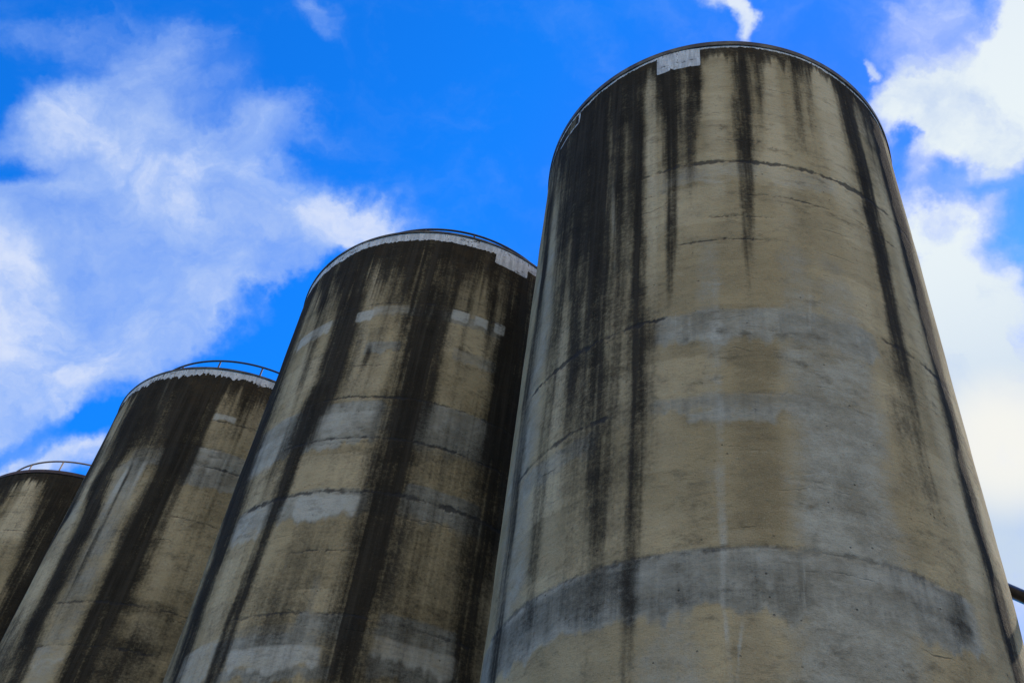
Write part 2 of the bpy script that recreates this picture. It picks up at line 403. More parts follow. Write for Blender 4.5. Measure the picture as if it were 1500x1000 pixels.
# weathering and some painted shade read off each silo: [streaks], [level bands], [pour joints]
# streak: layer, [(height m, angle deg from the side facing the yard, half width deg, strength)...]
# band:   layer, top m, bottom m, angle from, angle to, strength, edge wobble
# joint:  height m, thickness m, angle from, angle to, strength
WEATHER_SHADE = {
'A': ([
  ('dark', [(24.67, -23.0, 3.2, 0.95), (22.09, -21.5, 2.4, 0.9), (17.22, -19.8, 1.8, 0.8), (14.62, -19.2, 1.8, 0.75), (13.05, -19.1, 1.9, 0.62), (11.41, -19.2, 1.9, 0.55), (10.21, -19.6, 1.8, 0.42), (8.73, -19.6, 1.5, 0.35)]),
  ('dark', [(24.69, -39.7, 5.6, 0.9), (20.34, -35.2, 4.1, 0.8), (17.18, -31.7, 3.6, 0.6), (14.67, -29.6, 3.4, 0.5), (12.46, -28.3, 3.0, 0.45), (11.13, -28.1, 2.5, 0.36), (9.72, -28.2, 1.9, 0.2)]),
  ('dark', [(24.89, -34.7, 20.5, 0.66), (21.43, -32.3, 15.4, 0.6), (18.1, -29.4, 12.0, 0.5), (15.61, -27.0, 9.5, 0.45), (13.22, -24.9, 7.9, 0.38), (11.26, -23.8, 6.2, 0.28), (9.84, -23.3, 5.1, 0.15)]),
  ('dark', [(24.72, -46.5, 4.4, 0.85), (20.89, -42.4, 3.0, 0.75), (17.87, -39.7, 2.3, 0.5), (15.05, -37.6, 1.9, 0.3)]),
  ('dark', [(16.67, -15.6, 1.7, 0.0), (15.74, -16.0, 2.0, 0.35), (14.21, -16.6, 1.9, 0.3), (12.15, -16.8, 1.7, 0.15)]),
  ('dark', [(17.49, -37.0, 2.3, 0.1), (15.71, -36.5, 2.4, 0.4), (13.65, -36.0, 2.2, 0.4), (11.89, -35.5, 2.0, 0.3), (10.36, -35.1, 1.9, 0.15)]),
  ('dark', [(15.26, 35.9, 1.6, 0.0), (14.01, 36.9, 2.4, 0.3), (12.58, 37.2, 2.6, 0.25), (11.32, 37.8, 2.5, 0.1)]),
  ('pale', [(21.48, -29.2, 0.7, 0.4), (19.11, -27.4, 0.9, 0.45), (17.09, -25.9, 0.6, 0.3), (15.17, -24.9, 0.6, 0.1)]),
  ('pale', [(19.71, -36.7, 1.1, 0.3), (16.91, -34.1, 0.9, 0.3), (14.83, -33.1, 0.9, 0.1)]),
  ('pale', [(15.77, -10.4, 0.3, 0.5), (15.41, -10.4, 0.3, 0.4), (15.06, -10.4, 0.3, 0.0)]),
  ('pale', [(15.53, -7.3, 0.5, 0.5), (15.18, -7.4, 0.3, 0.3), (14.92, -7.4, 0.3, 0.0)]),
  ('pale', [(9.68, 15.1, 0.6, 0.45), (9.16, 14.0, 0.7, 0.35), (8.67, 13.1, 0.7, 0.3)]),
  ('dark', [(21.63, -38.5, 13.4, 0.2), (17.71, -37.2, 12.3, 0.3), (14.95, -35.7, 11.5, 0.3), (12.67, -34.1, 10.4, 0.24), (10.65, -32.6, 8.3, 0.1)]),
  ('dark', [(24.44, -54.5, 5.7, 0.8), (21.55, -50.1, 4.2, 0.7), (18.83, -47.1, 3.0, 0.55), (16.73, -47.3, 2.8, 0.5), (14.16, -46.4, 2.5, 0.5), (12.29, -45.5, 2.2, 0.5), (10.44, -44.6, 2.0, 0.35)]),
  ('dark', [(24.92, -64.7, 7.1, 0.6), (22.75, -62.7, 4.3, 0.8), (19.8, -59.2, 2.8, 0.85), (17.61, -59.7, 3.5, 0.7), (14.96, -60.1, 4.0, 0.65), (12.64, -58.7, 3.2, 0.7), (11.53, -59.0, 3.2, 0.55), (9.73, -57.5, 2.6, 0.6)]),
  ('dark', [(25.16, -29.4, 2.2, 0.9), (22.5, -27.8, 1.7, 0.8), (19.75, -26.0, 1.5, 0.5), (17.03, -24.7, 1.2, 0.3)]),
  ('dark', [(24.91, -35.0, 1.9, 0.9), (22.32, -33.2, 1.6, 0.8), (19.3, -30.6, 1.4, 0.5), (17.25, -29.2, 1.3, 0.2)]),
  ('dark', [(24.49, -12.6, 3.4, 0.95), (21.89, -11.4, 2.6, 0.85), (19.08, -11.0, 1.8, 0.75), (17.55, -11.4, 1.5, 0.7), (16.37, -11.8, 1.0, 0.4), (15.63, -12.1, 0.6, 0.05)]),
  ('dark', [(24.61, -4.6, 2.7, 0.85), (22.81, -4.5, 2.1, 0.7), (20.63, -5.5, 1.8, 0.5), (18.95, -6.3, 1.5, 0.2), (18.07, -6.8, 1.0, 0.0)]),
  ('dark', [(24.46, -8.0, 4.6, 0.55), (22.05, -8.3, 3.9, 0.4), (19.96, -8.6, 3.3, 0.2), (19.01, -8.7, 3.2, 0.0)]),
  ('dark', [(25.25, 9.9, 4.1, 0.9), (22.97, 9.0, 3.1, 0.85), (20.75, 8.3, 2.3, 0.85), (18.82, 7.7, 1.7, 0.75), (17.52, 7.1, 1.6, 0.65), (16.53, 6.7, 1.2, 0.3), (15.78, 6.3, 0.9, 0.05)]),
  ('dark', [(25.27, 15.3, 1.9, 0.7), (23.02, 13.9, 1.4, 0.5), (21.32, 12.9, 1.1, 0.25), (19.79, 12.0, 0.9, 0.05)]),
  ('dark', [(25.17, 26.7, 2.2, 0.7), (23.07, 25.2, 1.8, 0.55), (21.35, 24.1, 1.7, 0.4), (19.55, 22.8, 1.3, 0.2), (17.95, 21.5, 1.2, 0.08)]),
  ('dark', [(25.25, 31.2, 1.3, 0.6), (23.27, 29.6, 1.2, 0.4), (22.08, 28.6, 0.9, 0.1)]),
  ('dark', [(25.28, 44.3, 3.2, 0.9), (24.6, 44.6, 3.9, 0.95), (22.75, 43.9, 3.6, 0.95), (21.05, 44.2, 3.5, 0.9), (19.32, 44.2, 3.3, 0.9), (17.9, 43.6, 2.8, 0.8), (16.69, 43.0, 2.6, 0.75), (15.76, 42.6, 2.7, 0.85), (14.7, 41.7, 2.6, 0.5), (13.75, 41.3, 2.7, 0.45), (13.03, 41.5, 2.4, 0.45), (12.35, 42.3, 2.4, 0.35), (11.49, 42.6, 2.1, 0.15), (10.54, 42.3, 2.0, 0.3), (9.63, 40.8, 1.6, 0.25), (9.22, 40.6, 1.6, 0.2)]),
  ('dark', [(25.25, 51.8, 2.9, 0.8), (24.32, 52.0, 2.8, 0.6), (22.82, 51.7, 2.6, 0.4), (21.18, 51.3, 2.0, 0.15)]),
  ('dark', [(25.19, 57.7, 5.4, 0.8), (23.98, 61.0, 7.4, 0.9), (22.76, 60.8, 6.8, 0.95), (21.56, 61.7, 7.5, 0.95), (20.16, 60.4, 5.8, 0.95), (18.83, 60.1, 5.3, 0.95), (17.84, 59.6, 4.8, 0.95), (16.92, 59.1, 4.5, 0.95), (16.07, 58.6, 4.2, 0.95), (15.02, 58.5, 4.0, 0.95), (14.13, 58.0, 3.7, 0.95), (13.4, 58.3, 3.7, 0.95), (12.52, 57.6, 3.3, 0.95), (11.8, 57.7, 3.3, 0.9), (11.3, 58.7, 3.4, 0.95), (10.84, 58.9, 3.6, 0.95), (10.27, 58.8, 3.3, 0.9), (9.87, 58.6, 3.2, 0.85)]),
  ('dark', [(10.34, 41.3, 2.6, 0.0), (10.14, 41.9, 3.1, 0.55), (9.99, 42.0, 2.3, 0.3), (9.77, 41.9, 1.9, 0.0)]),
  ('grey', [(18.22, -3.1, 3.0, 0.0), (17.17, -2.8, 2.9, 0.45), (15.64, -2.4, 3.3, 0.5), (13.96, -2.2, 2.8, 0.35), (11.95, -2.8, 2.6, 0.25)]),
  ('grey', [(19.17, 17.4, 3.9, 0.1), (16.82, 16.5, 4.3, 0.4), (15.53, 16.6, 5.3, 0.6), (14.06, 17.8, 5.9, 0.7), (12.93, 20.7, 9.1, 0.8), (11.61, 21.1, 10.5, 0.85), (10.64, 20.5, 11.1, 0.85), (9.55, 19.9, 12.3, 0.85), (8.75, 19.0, 12.5, 0.85)]),
  ('grey', [(18.62, 28.4, 5.2, 0.1), (16.17, 27.4, 5.5, 0.55), (14.3, 27.5, 6.1, 0.65), (12.99, 28.5, 4.9, 0.6)]),
  ('grey', [(9.87, -11.5, 6.2, 0.2), (9.03, -11.5, 7.1, 0.5), (8.64, -11.5, 7.0, 0.55)]),
  ('grey', [(15.38, -61.2, 10.0, 0.3), (13.92, -59.5, 10.8, 0.5), (12.54, -56.7, 8.6, 0.55), (11.06, -54.3, 7.5, 0.55), (10.08, -54.3, 8.1, 0.5)]),
  ('grey', [(22.41, -59.2, 11.7, 0.3), (19.64, -57.2, 8.6, 0.5), (17.31, -55.6, 6.7, 0.55), (15.75, -55.6, 6.3, 0.5), (14.29, -54.6, 5.5, 0.45)]),
  ('pale', [(17.35, -1.1, 0.8, 0.0), (15.99, -1.1, 1.4, 0.5), (14.6, -1.7, 1.1, 0.38), (13.34, -1.5, 1.2, 0.5), (11.94, -2.2, 1.3, 0.42), (10.7, -2.2, 0.8, 0.5), (9.81, -2.7, 0.6, 0.55), (9.28, -2.1, 0.7, 0.4)]),
  ('pale', [(17.12, 20.9, 0.7, 0.0), (16.33, 20.1, 0.7, 0.45), (15.4, 18.9, 0.5, 0.5), (15.05, 18.8, 0.5, 0.1)]),
  ('pale', [(9.44, 0.4, 0.6, 0.55), (9.08, -0.3, 0.4, 0.6), (8.69, -0.9, 0.4, 0.4)]),
  ('pale', [(9.41, -2.4, 0.3, 0.55), (9.18, -2.4, 0.3, 0.3), (8.98, -2.5, 0.2, 0.0)]),
  ('pale', [(9.78, 24.5, 0.7, 0.5), (9.58, 24.8, 0.5, 0.4), (9.22, 24.3, 0.5, 0.1)]),
  ('pale', [(10.29, 11.5, 0.2, 0.6), (9.85, 11.0, 0.2, 0.5), (9.64, 10.9, 0.2, 0.1)]),
  ('pale', [(10.65, -18.0, 1.4, 0.0), (10.3, -18.3, 1.4, 0.3), (9.97, -18.5, 1.3, 0.2), (8.71, -18.1, 1.2, 0.1)]),
  ('brown', [(15.25, 7.1, 5.3, 0.7), (13.94, 6.4, 5.3, 0.7), (12.75, 5.7, 5.5, 0.8), (10.82, 4.7, 4.8, 0.8)]),
  ('brown', [(9.7, 1.7, 3.4, 0.6), (9.08, 1.5, 4.0, 0.85), (8.6, 1.2, 4.1, 0.8)]),
  ('brown', [(13.41, 36.8, 2.3, 0.3), (11.75, 35.8, 1.8, 0.15), (10.81, 36.6, 2.1, 0.15), (9.66, 38.2, 3.7, 0.4)]),
  ('brown', [(15.18, -15.1, 1.9, 0.4), (12.96, -15.6, 2.1, 0.5), (11.34, -15.8, 1.9, 0.4)]),
  ('light', [(23.33, -17.4, 1.7, 0.6), (20.51, -16.6, 1.6, 0.6), (17.09, -16.2, 1.4, 0.4), (15.74, -16.0, 1.3, 0.3)]),
  ('light', [(23.9, 2.0, 3.1, 0.5), (21.3, 1.2, 2.9, 0.6), (18.84, 0.2, 2.7, 0.3)]),
  ('light', [(23.41, 17.8, 2.9, 0.6), (20.36, 16.8, 3.7, 0.6), (18.24, 15.6, 3.4, 0.3)]),
  ('light', [(23.92, 35.4, 4.4, 0.7), (21.63, 35.5, 4.6, 0.7), (19.13, 34.5, 4.1, 0.5), (17.0, 34.0, 3.8, 0.4), (14.54, 34.2, 3.1, 0.3)]),
  ('light', [(22.05, 52.3, 2.7, 0.5), (18.96, 53.1, 2.9, 0.5), (16.9, 52.9, 3.1, 0.5), (14.69, 51.1, 2.9, 0.5), (12.89, 51.0, 3.3, 0.5), (11.43, 50.3, 3.0, 0.6), (10.01, 49.0, 2.7, 0.5)]),
  ('light', [(16.86, -43.2, 2.4, 0.5), (15.33, -42.8, 2.6, 0.5), (13.94, -42.2, 2.6, 0.5), (12.39, -41.1, 2.9, 0.4), (10.76, -39.8, 2.6, 0.3)]),
 ], [
  ('paint', 25.29, 24.46, -15.2, -2.5, 1.0, 0.15),
  ('pale', 20.29, 19.65, -17.5, 32.5, 0.42, 1),
  ('grey', 15.74, 15.11, -14.8, 34.7, 0.65, 1),
  ('grey', 13.72, 13.44, -15.7, 20.6, 0.6, 1),
  ('grey', 13.33, 13.14, -7.5, 8.8, 0.6, 0.6),
  ('grey', 10.66, 9.76, -68.5, 45.0, 0.95, 1),
  ('dark', 10.64, 9.78, -74.5, 43.0, 0.3, 1),
  ('dark', 15.73, 15.14, -16.8, 36.8, 0.22, 1),
  ('dark', 13.7, 13.46, -15.7, 17.0, 0.25, 1),
  ('dark', 13.33, 13.14, -7.5, 8.8, 0.2, 0.6),
  ('dark', 10.03, 9.71, -18.5, -2.6, 0.2, 1),
  ('dark', 10.39, 9.88, 2.3, 12.2, 0.15, 1),
  ('dark', 10.63, 10.15, 27.7, 44.8, 0.12, 1),
  ('pale', 10.6, 10.26, 3.6, 39.1, 0.5, 1),
  ('pale', 10.58, 10.18, -18.6, -4.7, 0.35, 1),
  ('dark', 10.37, 9.92, 2.8, 10.4, 0.12, 1),
  ('dark', 10.52, 9.99, -54.3, -19.2, 0.25, 1),
  ('pale', 15.42, 15.11, -3.6, 11.9, 0.35, 1),
  ('grey', 13.54, 13.1, -53.3, -29.1, 0.5, 1),
  ('pale', 19.61, 19.22, 26.5, 41.8, 0.15, 1),
 ], [
  (20.34, 0.1, -18.6, 74.5, 0.85),
  (19.18, 0.035, 5.4, 57.8, 0.7),
  (18.46, 0.04, -3.3, 13.3, 0.7),
  (17.73, 0.04, -10.2, 12.6, 0.7),
  (21.14, 0.035, 3.0, 13.9, 0.6),
  (15.73, 0.09, -55.6, -12.7, 0.9),
  (15.73, 0.09, 37.2, 65.0, 0.7),
  (13.72, 0.09, -57.5, -26.2, 0.8),
  (13.72, 0.05, 2.8, 18.7, 0.5),
  (10.68, 0.09, -63.6, 45.0, 0.5),
  (23.33, 0.03, -7.7, 32.8, 0.4),
  (22.24, 0.03, -7.8, 47.3, 0.4),
  (14.57, 0.03, 34.2, 68.8, 0.4),
  (16.72, 0.03, -46.6, -11.9, 0.4),
  (11.93, 0.03, 9.9, 45.9, 0.3),
 ]),
'B': ([
  ('dark', [(25.2, -71.0, 7.0, 0.9), (23.69, -71.5, 7.2, 0.95), (22.28, -72.0, 7.0, 0.95), (20.86, -70.8, 7.6, 0.95), (19.6, -69.2, 8.3, 0.95), (18.43, -68.9, 8.7, 0.95), (17.3, -67.3, 9.4, 0.95), (16.58, -66.5, 9.6, 0.95), (15.12, -61.7, 5.8, 0.95), (14.31, -63.0, 5.4, 0.95), (13.4, -62.5, 4.4, 0.95), (12.62, -61.6, 4.0, 0.95), (11.87, -61.1, 3.8, 0.9)]),
  ('dark', [(24.91, -57.6, 4.5, 0.85), (23.42, -52.9, 3.0, 0.8), (22.17, -50.9, 2.7, 0.6), (21.05, -50.0, 2.1, 0.4), (20.0, -49.1, 2.0, 0.3)]),
  ('dark', [(24.77, -41.8, 9.1, 0.9), (23.39, -39.0, 6.8, 0.95), (22.18, -37.0, 5.6, 0.95), (21.08, -36.1, 5.7, 0.95), (19.93, -35.6, 5.7, 0.9), (19.1, -36.1, 5.4, 0.88), (18.15, -36.7, 4.4, 0.8), (17.12, -39.1, 3.4, 0.8), (15.92, -40.2, 3.1, 0.8), (14.88, -41.1, 2.8, 0.75), (13.82, -41.6, 2.7, 0.75), (12.8, -42.4, 2.7, 0.75), (11.64, -42.1, 2.6, 0.75)]),
  ('dark', [(19.6, -37.3, 3.5, 0.5), (18.97, -40.3, 3.7, 0.55), (18.23, -42.3, 3.8, 0.6), (17.71, -43.7, 3.5, 0.5), (16.96, -47.1, 2.8, 0.35)]),
  ('dark', [(24.73, -16.9, 9.2, 0.75), (23.58, -13.4, 8.2, 0.75), (22.46, -10.1, 7.9, 0.85), (21.15, -7.3, 7.5, 0.95), (19.79, -6.5, 7.2, 0.95), (18.73, -6.6, 7.4, 0.95), (17.84, -7.2, 6.9, 0.92), (16.79, -7.2, 6.4, 0.92), (15.81, -7.1, 6.1, 0.92), (14.88, -7.1, 5.9, 0.92), (14.0, -7.2, 6.1, 0.9), (13.0, -7.6, 6.2, 0.88), (12.08, -7.5, 6.4, 0.85), (11.35, -7.5, 6.2, 0.82)]),
  ('dark', [(16.37, -8.9, 0.6, 0), (15.72, -6.2, 0.6, 0.9), (15.08, -5.7, 0.6, 0.95), (14.37, -5.4, 0.5, 0.95), (13.69, -5.2, 0.5, 0.7), (13.2, -5.0, 0.3, 0)]),
  ('dark', [(12.78, -6.7, 0.5, 0.0), (12.54, -6.7, 0.7, 0.9), (12.09, -6.5, 0.7, 0.9), (11.51, -6.1, 0.7, 0.7)]),
  ('dark', [(24.7, -5.7, 5.3, 0.85), (23.72, -3.1, 4.7, 0.7), (22.87, -2.2, 4.1, 0.45), (22.05, -1.8, 3.1, 0.25), (21.53, -1.2, 3.1, 0.1)]),
  ('dark', [(24.75, 3.5, 4.8, 0.75), (23.64, 4.5, 3.8, 0.4), (22.8, 5.0, 3.2, 0.2), (22.26, 5.5, 3.2, 0.1)]),
  ('dark', [(19.32, 14.6, 6.7, 0.15), (16.84, 12.1, 9.0, 0.3), (14.88, 10.3, 9.2, 0.38), (13.14, 8.7, 8.9, 0.36), (11.61, 8.2, 8.5, 0.36)]),  # broad darkening over the lower right
  ('dark', [(15.18, -25.6, 10.8, 0.1), (13.42, -25.6, 10.2, 0.25), (11.85, -25.6, 9.6, 0.25)]),
  ('dark', [(24.36, 11.5, 1.7, 0.85), (23.4, 13.1, 2.0, 0.9), (22.31, 13.8, 1.9, 0.75), (21.53, 14.2, 1.9, 0.3), (21.0, 14.1, 1.9, 0.1)]),
  ('dark', [(24.8, 22.7, 6.2, 0.98), (23.33, 22.9, 6.5, 0.98), (22.0, 23.8, 7.2, 0.98), (20.49, 24.4, 6.7, 0.98), (19.08, 24.6, 6.0, 0.98), (17.74, 24.4, 5.7, 0.97), (16.53, 24.6, 5.1, 0.95), (15.35, 24.0, 4.8, 0.92), (14.26, 23.4, 4.6, 0.85), (12.94, 23.4, 4.5, 0.8), (12.03, 23.7, 4.3, 0.75)]),  # black streak, deepened by painted shade from the big silo beside it
  ('dark', [(20.86, -24.8, 1.0, 0.1), (20.47, -24.0, 1.0, 0.6), (20.1, -24.3, 1.0, 0.5), (19.74, -24.5, 0.7, 0.1)]),
  ('dark', [(24.98, -31.2, 3.0, 0.7), (24.01, -29.7, 2.6, 0.35), (23.41, -29.1, 2.5, 0.1)]),
  ('dark', [(24.95, -27.1, 2.8, 0.5), (23.62, -24.5, 2.4, 0.4), (22.46, -23.0, 2.0, 0.25), (21.63, -22.3, 2.0, 0.05)]),
  ('dark', [(21.07, 5.5, 1.8, 0.0), (20.92, 6.5, 2.2, 0.55), (20.82, 9.5, 2.2, 0.3), (20.63, 11.1, 1.8, 0.0)]),
  ('light', [(24.15, -29.0, 2.3, 0.4), (22.83, -29.0, 2.2, 0.5), (21.71, -28.4, 2.1, 0.5), (20.64, -27.3, 2.5, 0.5), (19.39, -25.6, 3.4, 0.5), (18.46, -25.6, 4.2, 0.4)]),
  ('light', [(21.67, -51.8, 2.3, 0.5), (20.63, -52.1, 2.7, 0.5), (19.36, -51.3, 3.0, 0.5), (18.17, -50.6, 3.2, 0.5), (16.9, -51.7, 3.2, 0.5), (15.49, -51.4, 3.8, 0.5), (14.36, -50.9, 4.0, 0.5), (13.48, -51.0, 3.9, 0.5), (12.65, -50.8, 3.4, 0.5)]),
  ('light', [(20.32, -18.9, 4.6, 0.5), (19.35, -19.8, 4.1, 0.5), (18.43, -20.6, 4.0, 0.3)]),
  ('grey', [(13.92, -19.5, 1.1, 0.1), (13.41, -19.4, 1.3, 0.5), (12.93, -19.2, 1.3, 0.4), (12.61, -19.1, 1.1, 0.1)]),
 ], [
  ('pale', 22.31, 21.95, 0.7, 6.2, 0.95, 0.3),
  ('pale', 22.3, 21.97, 8.7, 13.1, 0.95, 0.3),
  ('pale', 22.36, 22.01, 16.0, 19.6, 0.95, 0.3),
  ('pale', 22.12, 21.74, -32.4, -26.7, 0.95, 0.3),
  ('pale', 22.26, 21.9, -26.8, -13.9, 0.55, 0.3),
  ('pale', 22.17, 21.67, -59.8, -43.5, 0.7, 0.4),
  ('grey', 22.31, 21.84, -13.5, 15.7, 0.4, 0.4),
  ('grey', 20.83, 20.47, -25.3, -14.0, 0.7, 0.5),
  ('grey', 20.91, 20.58, 3.8, 18.9, 0.6, 0.5),
  ('grey', 18.72, 17.35, -61.3, -14.7, 0.75, 0.8),
  ('grey', 18.61, 17.37, -59.0, 25.0, 0.45, 0.8),
  ('grey', 16.03, 15.4, -55.7, 23.3, 0.5, 0.8),
  ('grey', 12.58, 11.65, -46.3, 22.9, 0.4, 0.8),
  ('grey', 22.15, 21.81, -62.4, 19.9, 0.5, 0.4),
  ('pale', 18.39, 17.7, -35.1, -16.4, 0.55, 0.8),
  ('pale', 18.17, 17.15, -62.4, -47.8, 0.5, 0.8),
  ('grey', 18.87, 17.59, -2.0, 22.0, 0.8, 0.5),
  ('pale', 18.83, 18.41, -1.3, 21.1, 0.3, 0.8),
  ('grey', 15.91, 15.25, -57.5, -12.6, 0.7, 0.8),
  ('pale', 15.82, 15.32, -32.9, -14.0, 0.75, 0.8),
  ('pale', 15.85, 14.99, -56.5, -43.9, 0.55, 0.8),
  ('grey', 16.32, 15.56, -1.3, 21.2, 0.95, 0.5),
  ('grey', 12.82, 12.4, -21.5, -6.7, 0.8, 0.8),
  ('grey', 13.0, 12.51, -0.3, 20.1, 0.8, 0.8),
  ('grey', 12.31, 12.0, -45.9, -16.3, 0.7, 0.8),
  ('pale', 12.08, 11.62, -39.1, -13.6, 0.75, 0.8),
  ('pale', 12.47, 12.04, -1.0, 21.1, 0.65, 0.8),
  ('grey', 11.61, 11.38, -41.0, -10.6, 0.85, 0.8),
  ('grey', 12.04, 11.69, -0.5, 21.8, 0.85, 0.8),
  ('pale', 12.45, 11.53, -60.1, -45.4, 0.6, 0.8),
  ('paint', 25.54, 24.71, 12.0, 25.0, 1.0, 0.1),
 ], [
  (22.33, 0.05, -64.6, 19.7, 0.5),
  (20.91, 0.05, -36.8, -11.4, 0.3),
  (19.97, 0.04, -35.9, -16.0, 0.5),
  (18.87, 0.05, -41.8, 28.4, 0.7),
  (17.55, 0.06, -45.9, 27.7, 0.8),
  (17.4, 0.04, -32.7, -15.8, 0.5),
  (15.95, 0.1, -57.8, 35.7, 0.8),
  (14.34, 0.05, -32.5, -11.7, 0.6),
  (13.39, 0.04, -32.7, -16.1, 0.5),
  (12.82, 0.06, -43.2, 24.7, 0.6),
  (18.89, 0.03, -57.6, -15.3, 0.5),
  (19.56, 0.03, 2.6, 21.2, 0.5),
  (22.8, 0.03, -15.4, 13.0, 0.4),
 ]),
'C': ([
  ('dark', [(25.55, -81.9, 4.1, 0.6), (24.45, -81.9, 4.4, 0.7), (22.51, -73.8, 6.1, 0.7), (21.29, -73.9, 6.0, 0.8), (20.07, -74.0, 5.9, 0.9), (18.8, -81.9, 3.6, 0.9), (16.92, -81.9, 3.5, 0.9)]),
  ('dark', [(24.8, -54.9, 5.5, 0.9), (23.93, -54.9, 6.0, 0.95), (23.26, -55.0, 6.5, 0.95), (22.05, -51.7, 6.0, 0.96), (21.04, -55.6, 5.7, 0.96), (20.2, -54.2, 5.3, 0.96), (19.63, -52.0, 5.3, 0.96), (18.62, -51.7, 5.1, 0.96), (17.66, -51.5, 5.0, 0.94), (16.75, -51.6, 4.9, 0.92), (15.88, -52.1, 4.5, 0.9), (14.34, -47.6, 4.1, 0.8)]),
  ('dark', [(24.73, -45.2, 5.7, 0.9), (23.95, -46.6, 5.8, 0.9), (22.97, -46.0, 5.6, 0.8), (22.34, -45.2, 4.6, 0.5), (21.89, -43.9, 3.7, 0.2)]),
  ('dark', [(24.91, -30.6, 12.8, 0.9), (23.73, -27.8, 8.9, 0.95), (22.35, -25.0, 7.5, 0.97), (21.8, -23.7, 7.1, 0.97), (20.87, -23.4, 6.6, 0.97), (19.92, -25.0, 6.1, 0.97), (18.58, -25.1, 6.6, 0.96), (17.32, -23.9, 6.6, 0.93), (16.13, -24.6, 6.5, 0.88), (15.0, -25.6, 5.6, 0.82), (13.94, -25.2, 5.7, 0.78)]),
  ('dark', [(24.98, -47.6, 14.2, 0.4), (23.73, -47.9, 13.9, 0.4), (22.5, -46.1, 11.7, 0.3), (21.62, -44.4, 8.4, 0.1)]),
  ('dark', [(25.01, -49.0, 2.7, 0.9), (23.64, -43.5, 1.9, 0.7), (22.41, -40.2, 1.4, 0.4)]),
  ('dark', [(25.12, -5.7, 2.1, 0.6), (24.71, -6.5, 1.6, 0.7), (24.09, -6.5, 1.6, 0.5), (23.26, -6.2, 1.8, 0.3), (22.42, -5.3, 1.8, 0.1)]),
  ('dark', [(25.05, -20.7, 4.0, 0.7), (24.48, -20.7, 2.8, 0.4), (23.87, -20.3, 2.7, 0.3)]),
  ('dark', [(22.34, -29.5, 1.5, 0.9), (20.96, -27.1, 1.4, 0.95), (19.65, -27.6, 1.3, 0.95), (18.42, -27.5, 1.3, 0.95), (17.03, -28.2, 1.5, 0.95), (15.11, -28.1, 1.7, 0.9), (13.93, -27.4, 1.9, 0.9)]),
  ('pale', [(21.42, -42.6, 1.4, 0.2), (21.04, -42.7, 1.4, 0.75), (20.65, -43.4, 1.4, 0.8), (20.13, -43.9, 1.8, 0.7), (19.36, -44.1, 1.8, 0.4), (18.49, -43.5, 2.0, 0.25)]),
  ('pale', [(21.35, -36.0, 1.6, 0.5), (20.92, -36.1, 1.6, 0.6), (20.39, -36.4, 1.5, 0.5), (19.66, -36.0, 1.5, 0.3), (18.66, -35.6, 1.8, 0.2)]),
  ('pale', [(24.71, -42.6, 1.1, 0.5), (23.93, -42.3, 1.1, 0.5), (23.01, -41.4, 1.4, 0.3), (22.14, -41.3, 1.4, 0.3)]),
  ('light', [(24.62, -71.9, 7.3, 0.5), (23.24, -69.0, 6.2, 0.6), (21.81, -66.2, 5.6, 0.7), (20.55, -65.6, 5.1, 0.8), (19.49, -65.4, 5.8, 0.7), (17.95, -63.7, 5.8, 0.6), (16.56, -63.5, 5.5, 0.5)]),
  ('grey', [(21.31, -42.6, 7.2, 0.6), (19.96, -41.3, 6.8, 0.6), (18.45, -40.2, 7.0, 0.6), (17.05, -39.2, 6.7, 0.5), (15.73, -38.2, 6.3, 0.5)]),
  ('grey', [(20.37, -68.1, 6.5, 0.6), (19.37, -65.8, 6.0, 0.3)]),
  ('light', [(24.27, -14.7, 3.7, 0.3), (23.08, -13.4, 3.6, 0.4), (20.92, -9.7, 4.9, 0.2), (18.85, -11.5, 3.7, 0.35), (17.0, -10.8, 4.0, 0.4), (15.52, -10.1, 4.3, 0.4)]),
 ], [
  ('pale', 23.51, 23.26, -15.5, -7.2, 0.8, 0.5),
  ('pale', 22.07, 21.18, -16.1, -7.6, 0.5, 0.8),
  ('grey', 22.0, 20.64, -18.2, 5.4, 0.75, 0.8),
  ('grey', 21.94, 21.23, -43.5, -23.7, 0.6, 0.8),
  ('pale', 15.03, 14.4, -44.7, -32.5, 0.5, 0.8),
  ('dark', 16.56, 16.2, -19.2, -1.2, 0.35, 0.8),
  ('dark', 15.35, 15.08, -20.2, 1.2, 0.35, 0.8),
 ], [
  (23.2, 0.05, -16.4, 5.5, 0.6),
  (22.06, 0.05, -50.6, 2.2, 0.4),
  (21.36, 0.06, -15.7, 7.9, 0.6),
  (16.36, 0.07, -46.0, 3.6, 0.6),
  (19.35, 0.06, -16.3, 4.4, 0.6),
  (18.76, 0.04, -63.8, -52.9, 0.5),
  (15.03, 0.06, -46.4, 4.1, 0.6),
 ]),
'D': ([
  ('dark', [(25.24, -58.2, 7.8, 0.9), (24.64, -51.6, 4.0, 0.8), (23.99, -49.2, 2.8, 0.6)]),
  ('dark', [(25.2, -41.7, 32.5, 0.7), (24.99, -40.4, 33.0, 0.4), (24.86, -39.5, 33.3, 0.0)]),
  ('dark', [(25.25, -21.6, 9.9, 0.85), (24.67, -20.5, 9.7, 0.9), (23.59, -20.0, 8.9, 0.88), (22.49, -19.2, 7.5, 0.85), (21.5, -18.4, 6.7, 0.8), (20.12, -16.7, 5.9, 0.8)]),
  ('dark', [(25.16, -14.5, 2.9, 0.9), (24.05, -13.4, 3.4, 0.95), (22.52, -12.4, 3.3, 0.97), (21.05, -12.6, 3.2, 0.97), (19.66, -12.7, 3.1, 0.97)]),
  ('dark', [(24.67, -42.1, 1.2, 0.4), (24.07, -40.5, 1.1, 0.2)]),
  ('light', [(24.52, -36.0, 5.0, 0.6), (23.75, -34.9, 6.9, 0.8), (22.51, -33.8, 8.0, 0.8)]),
 ], [
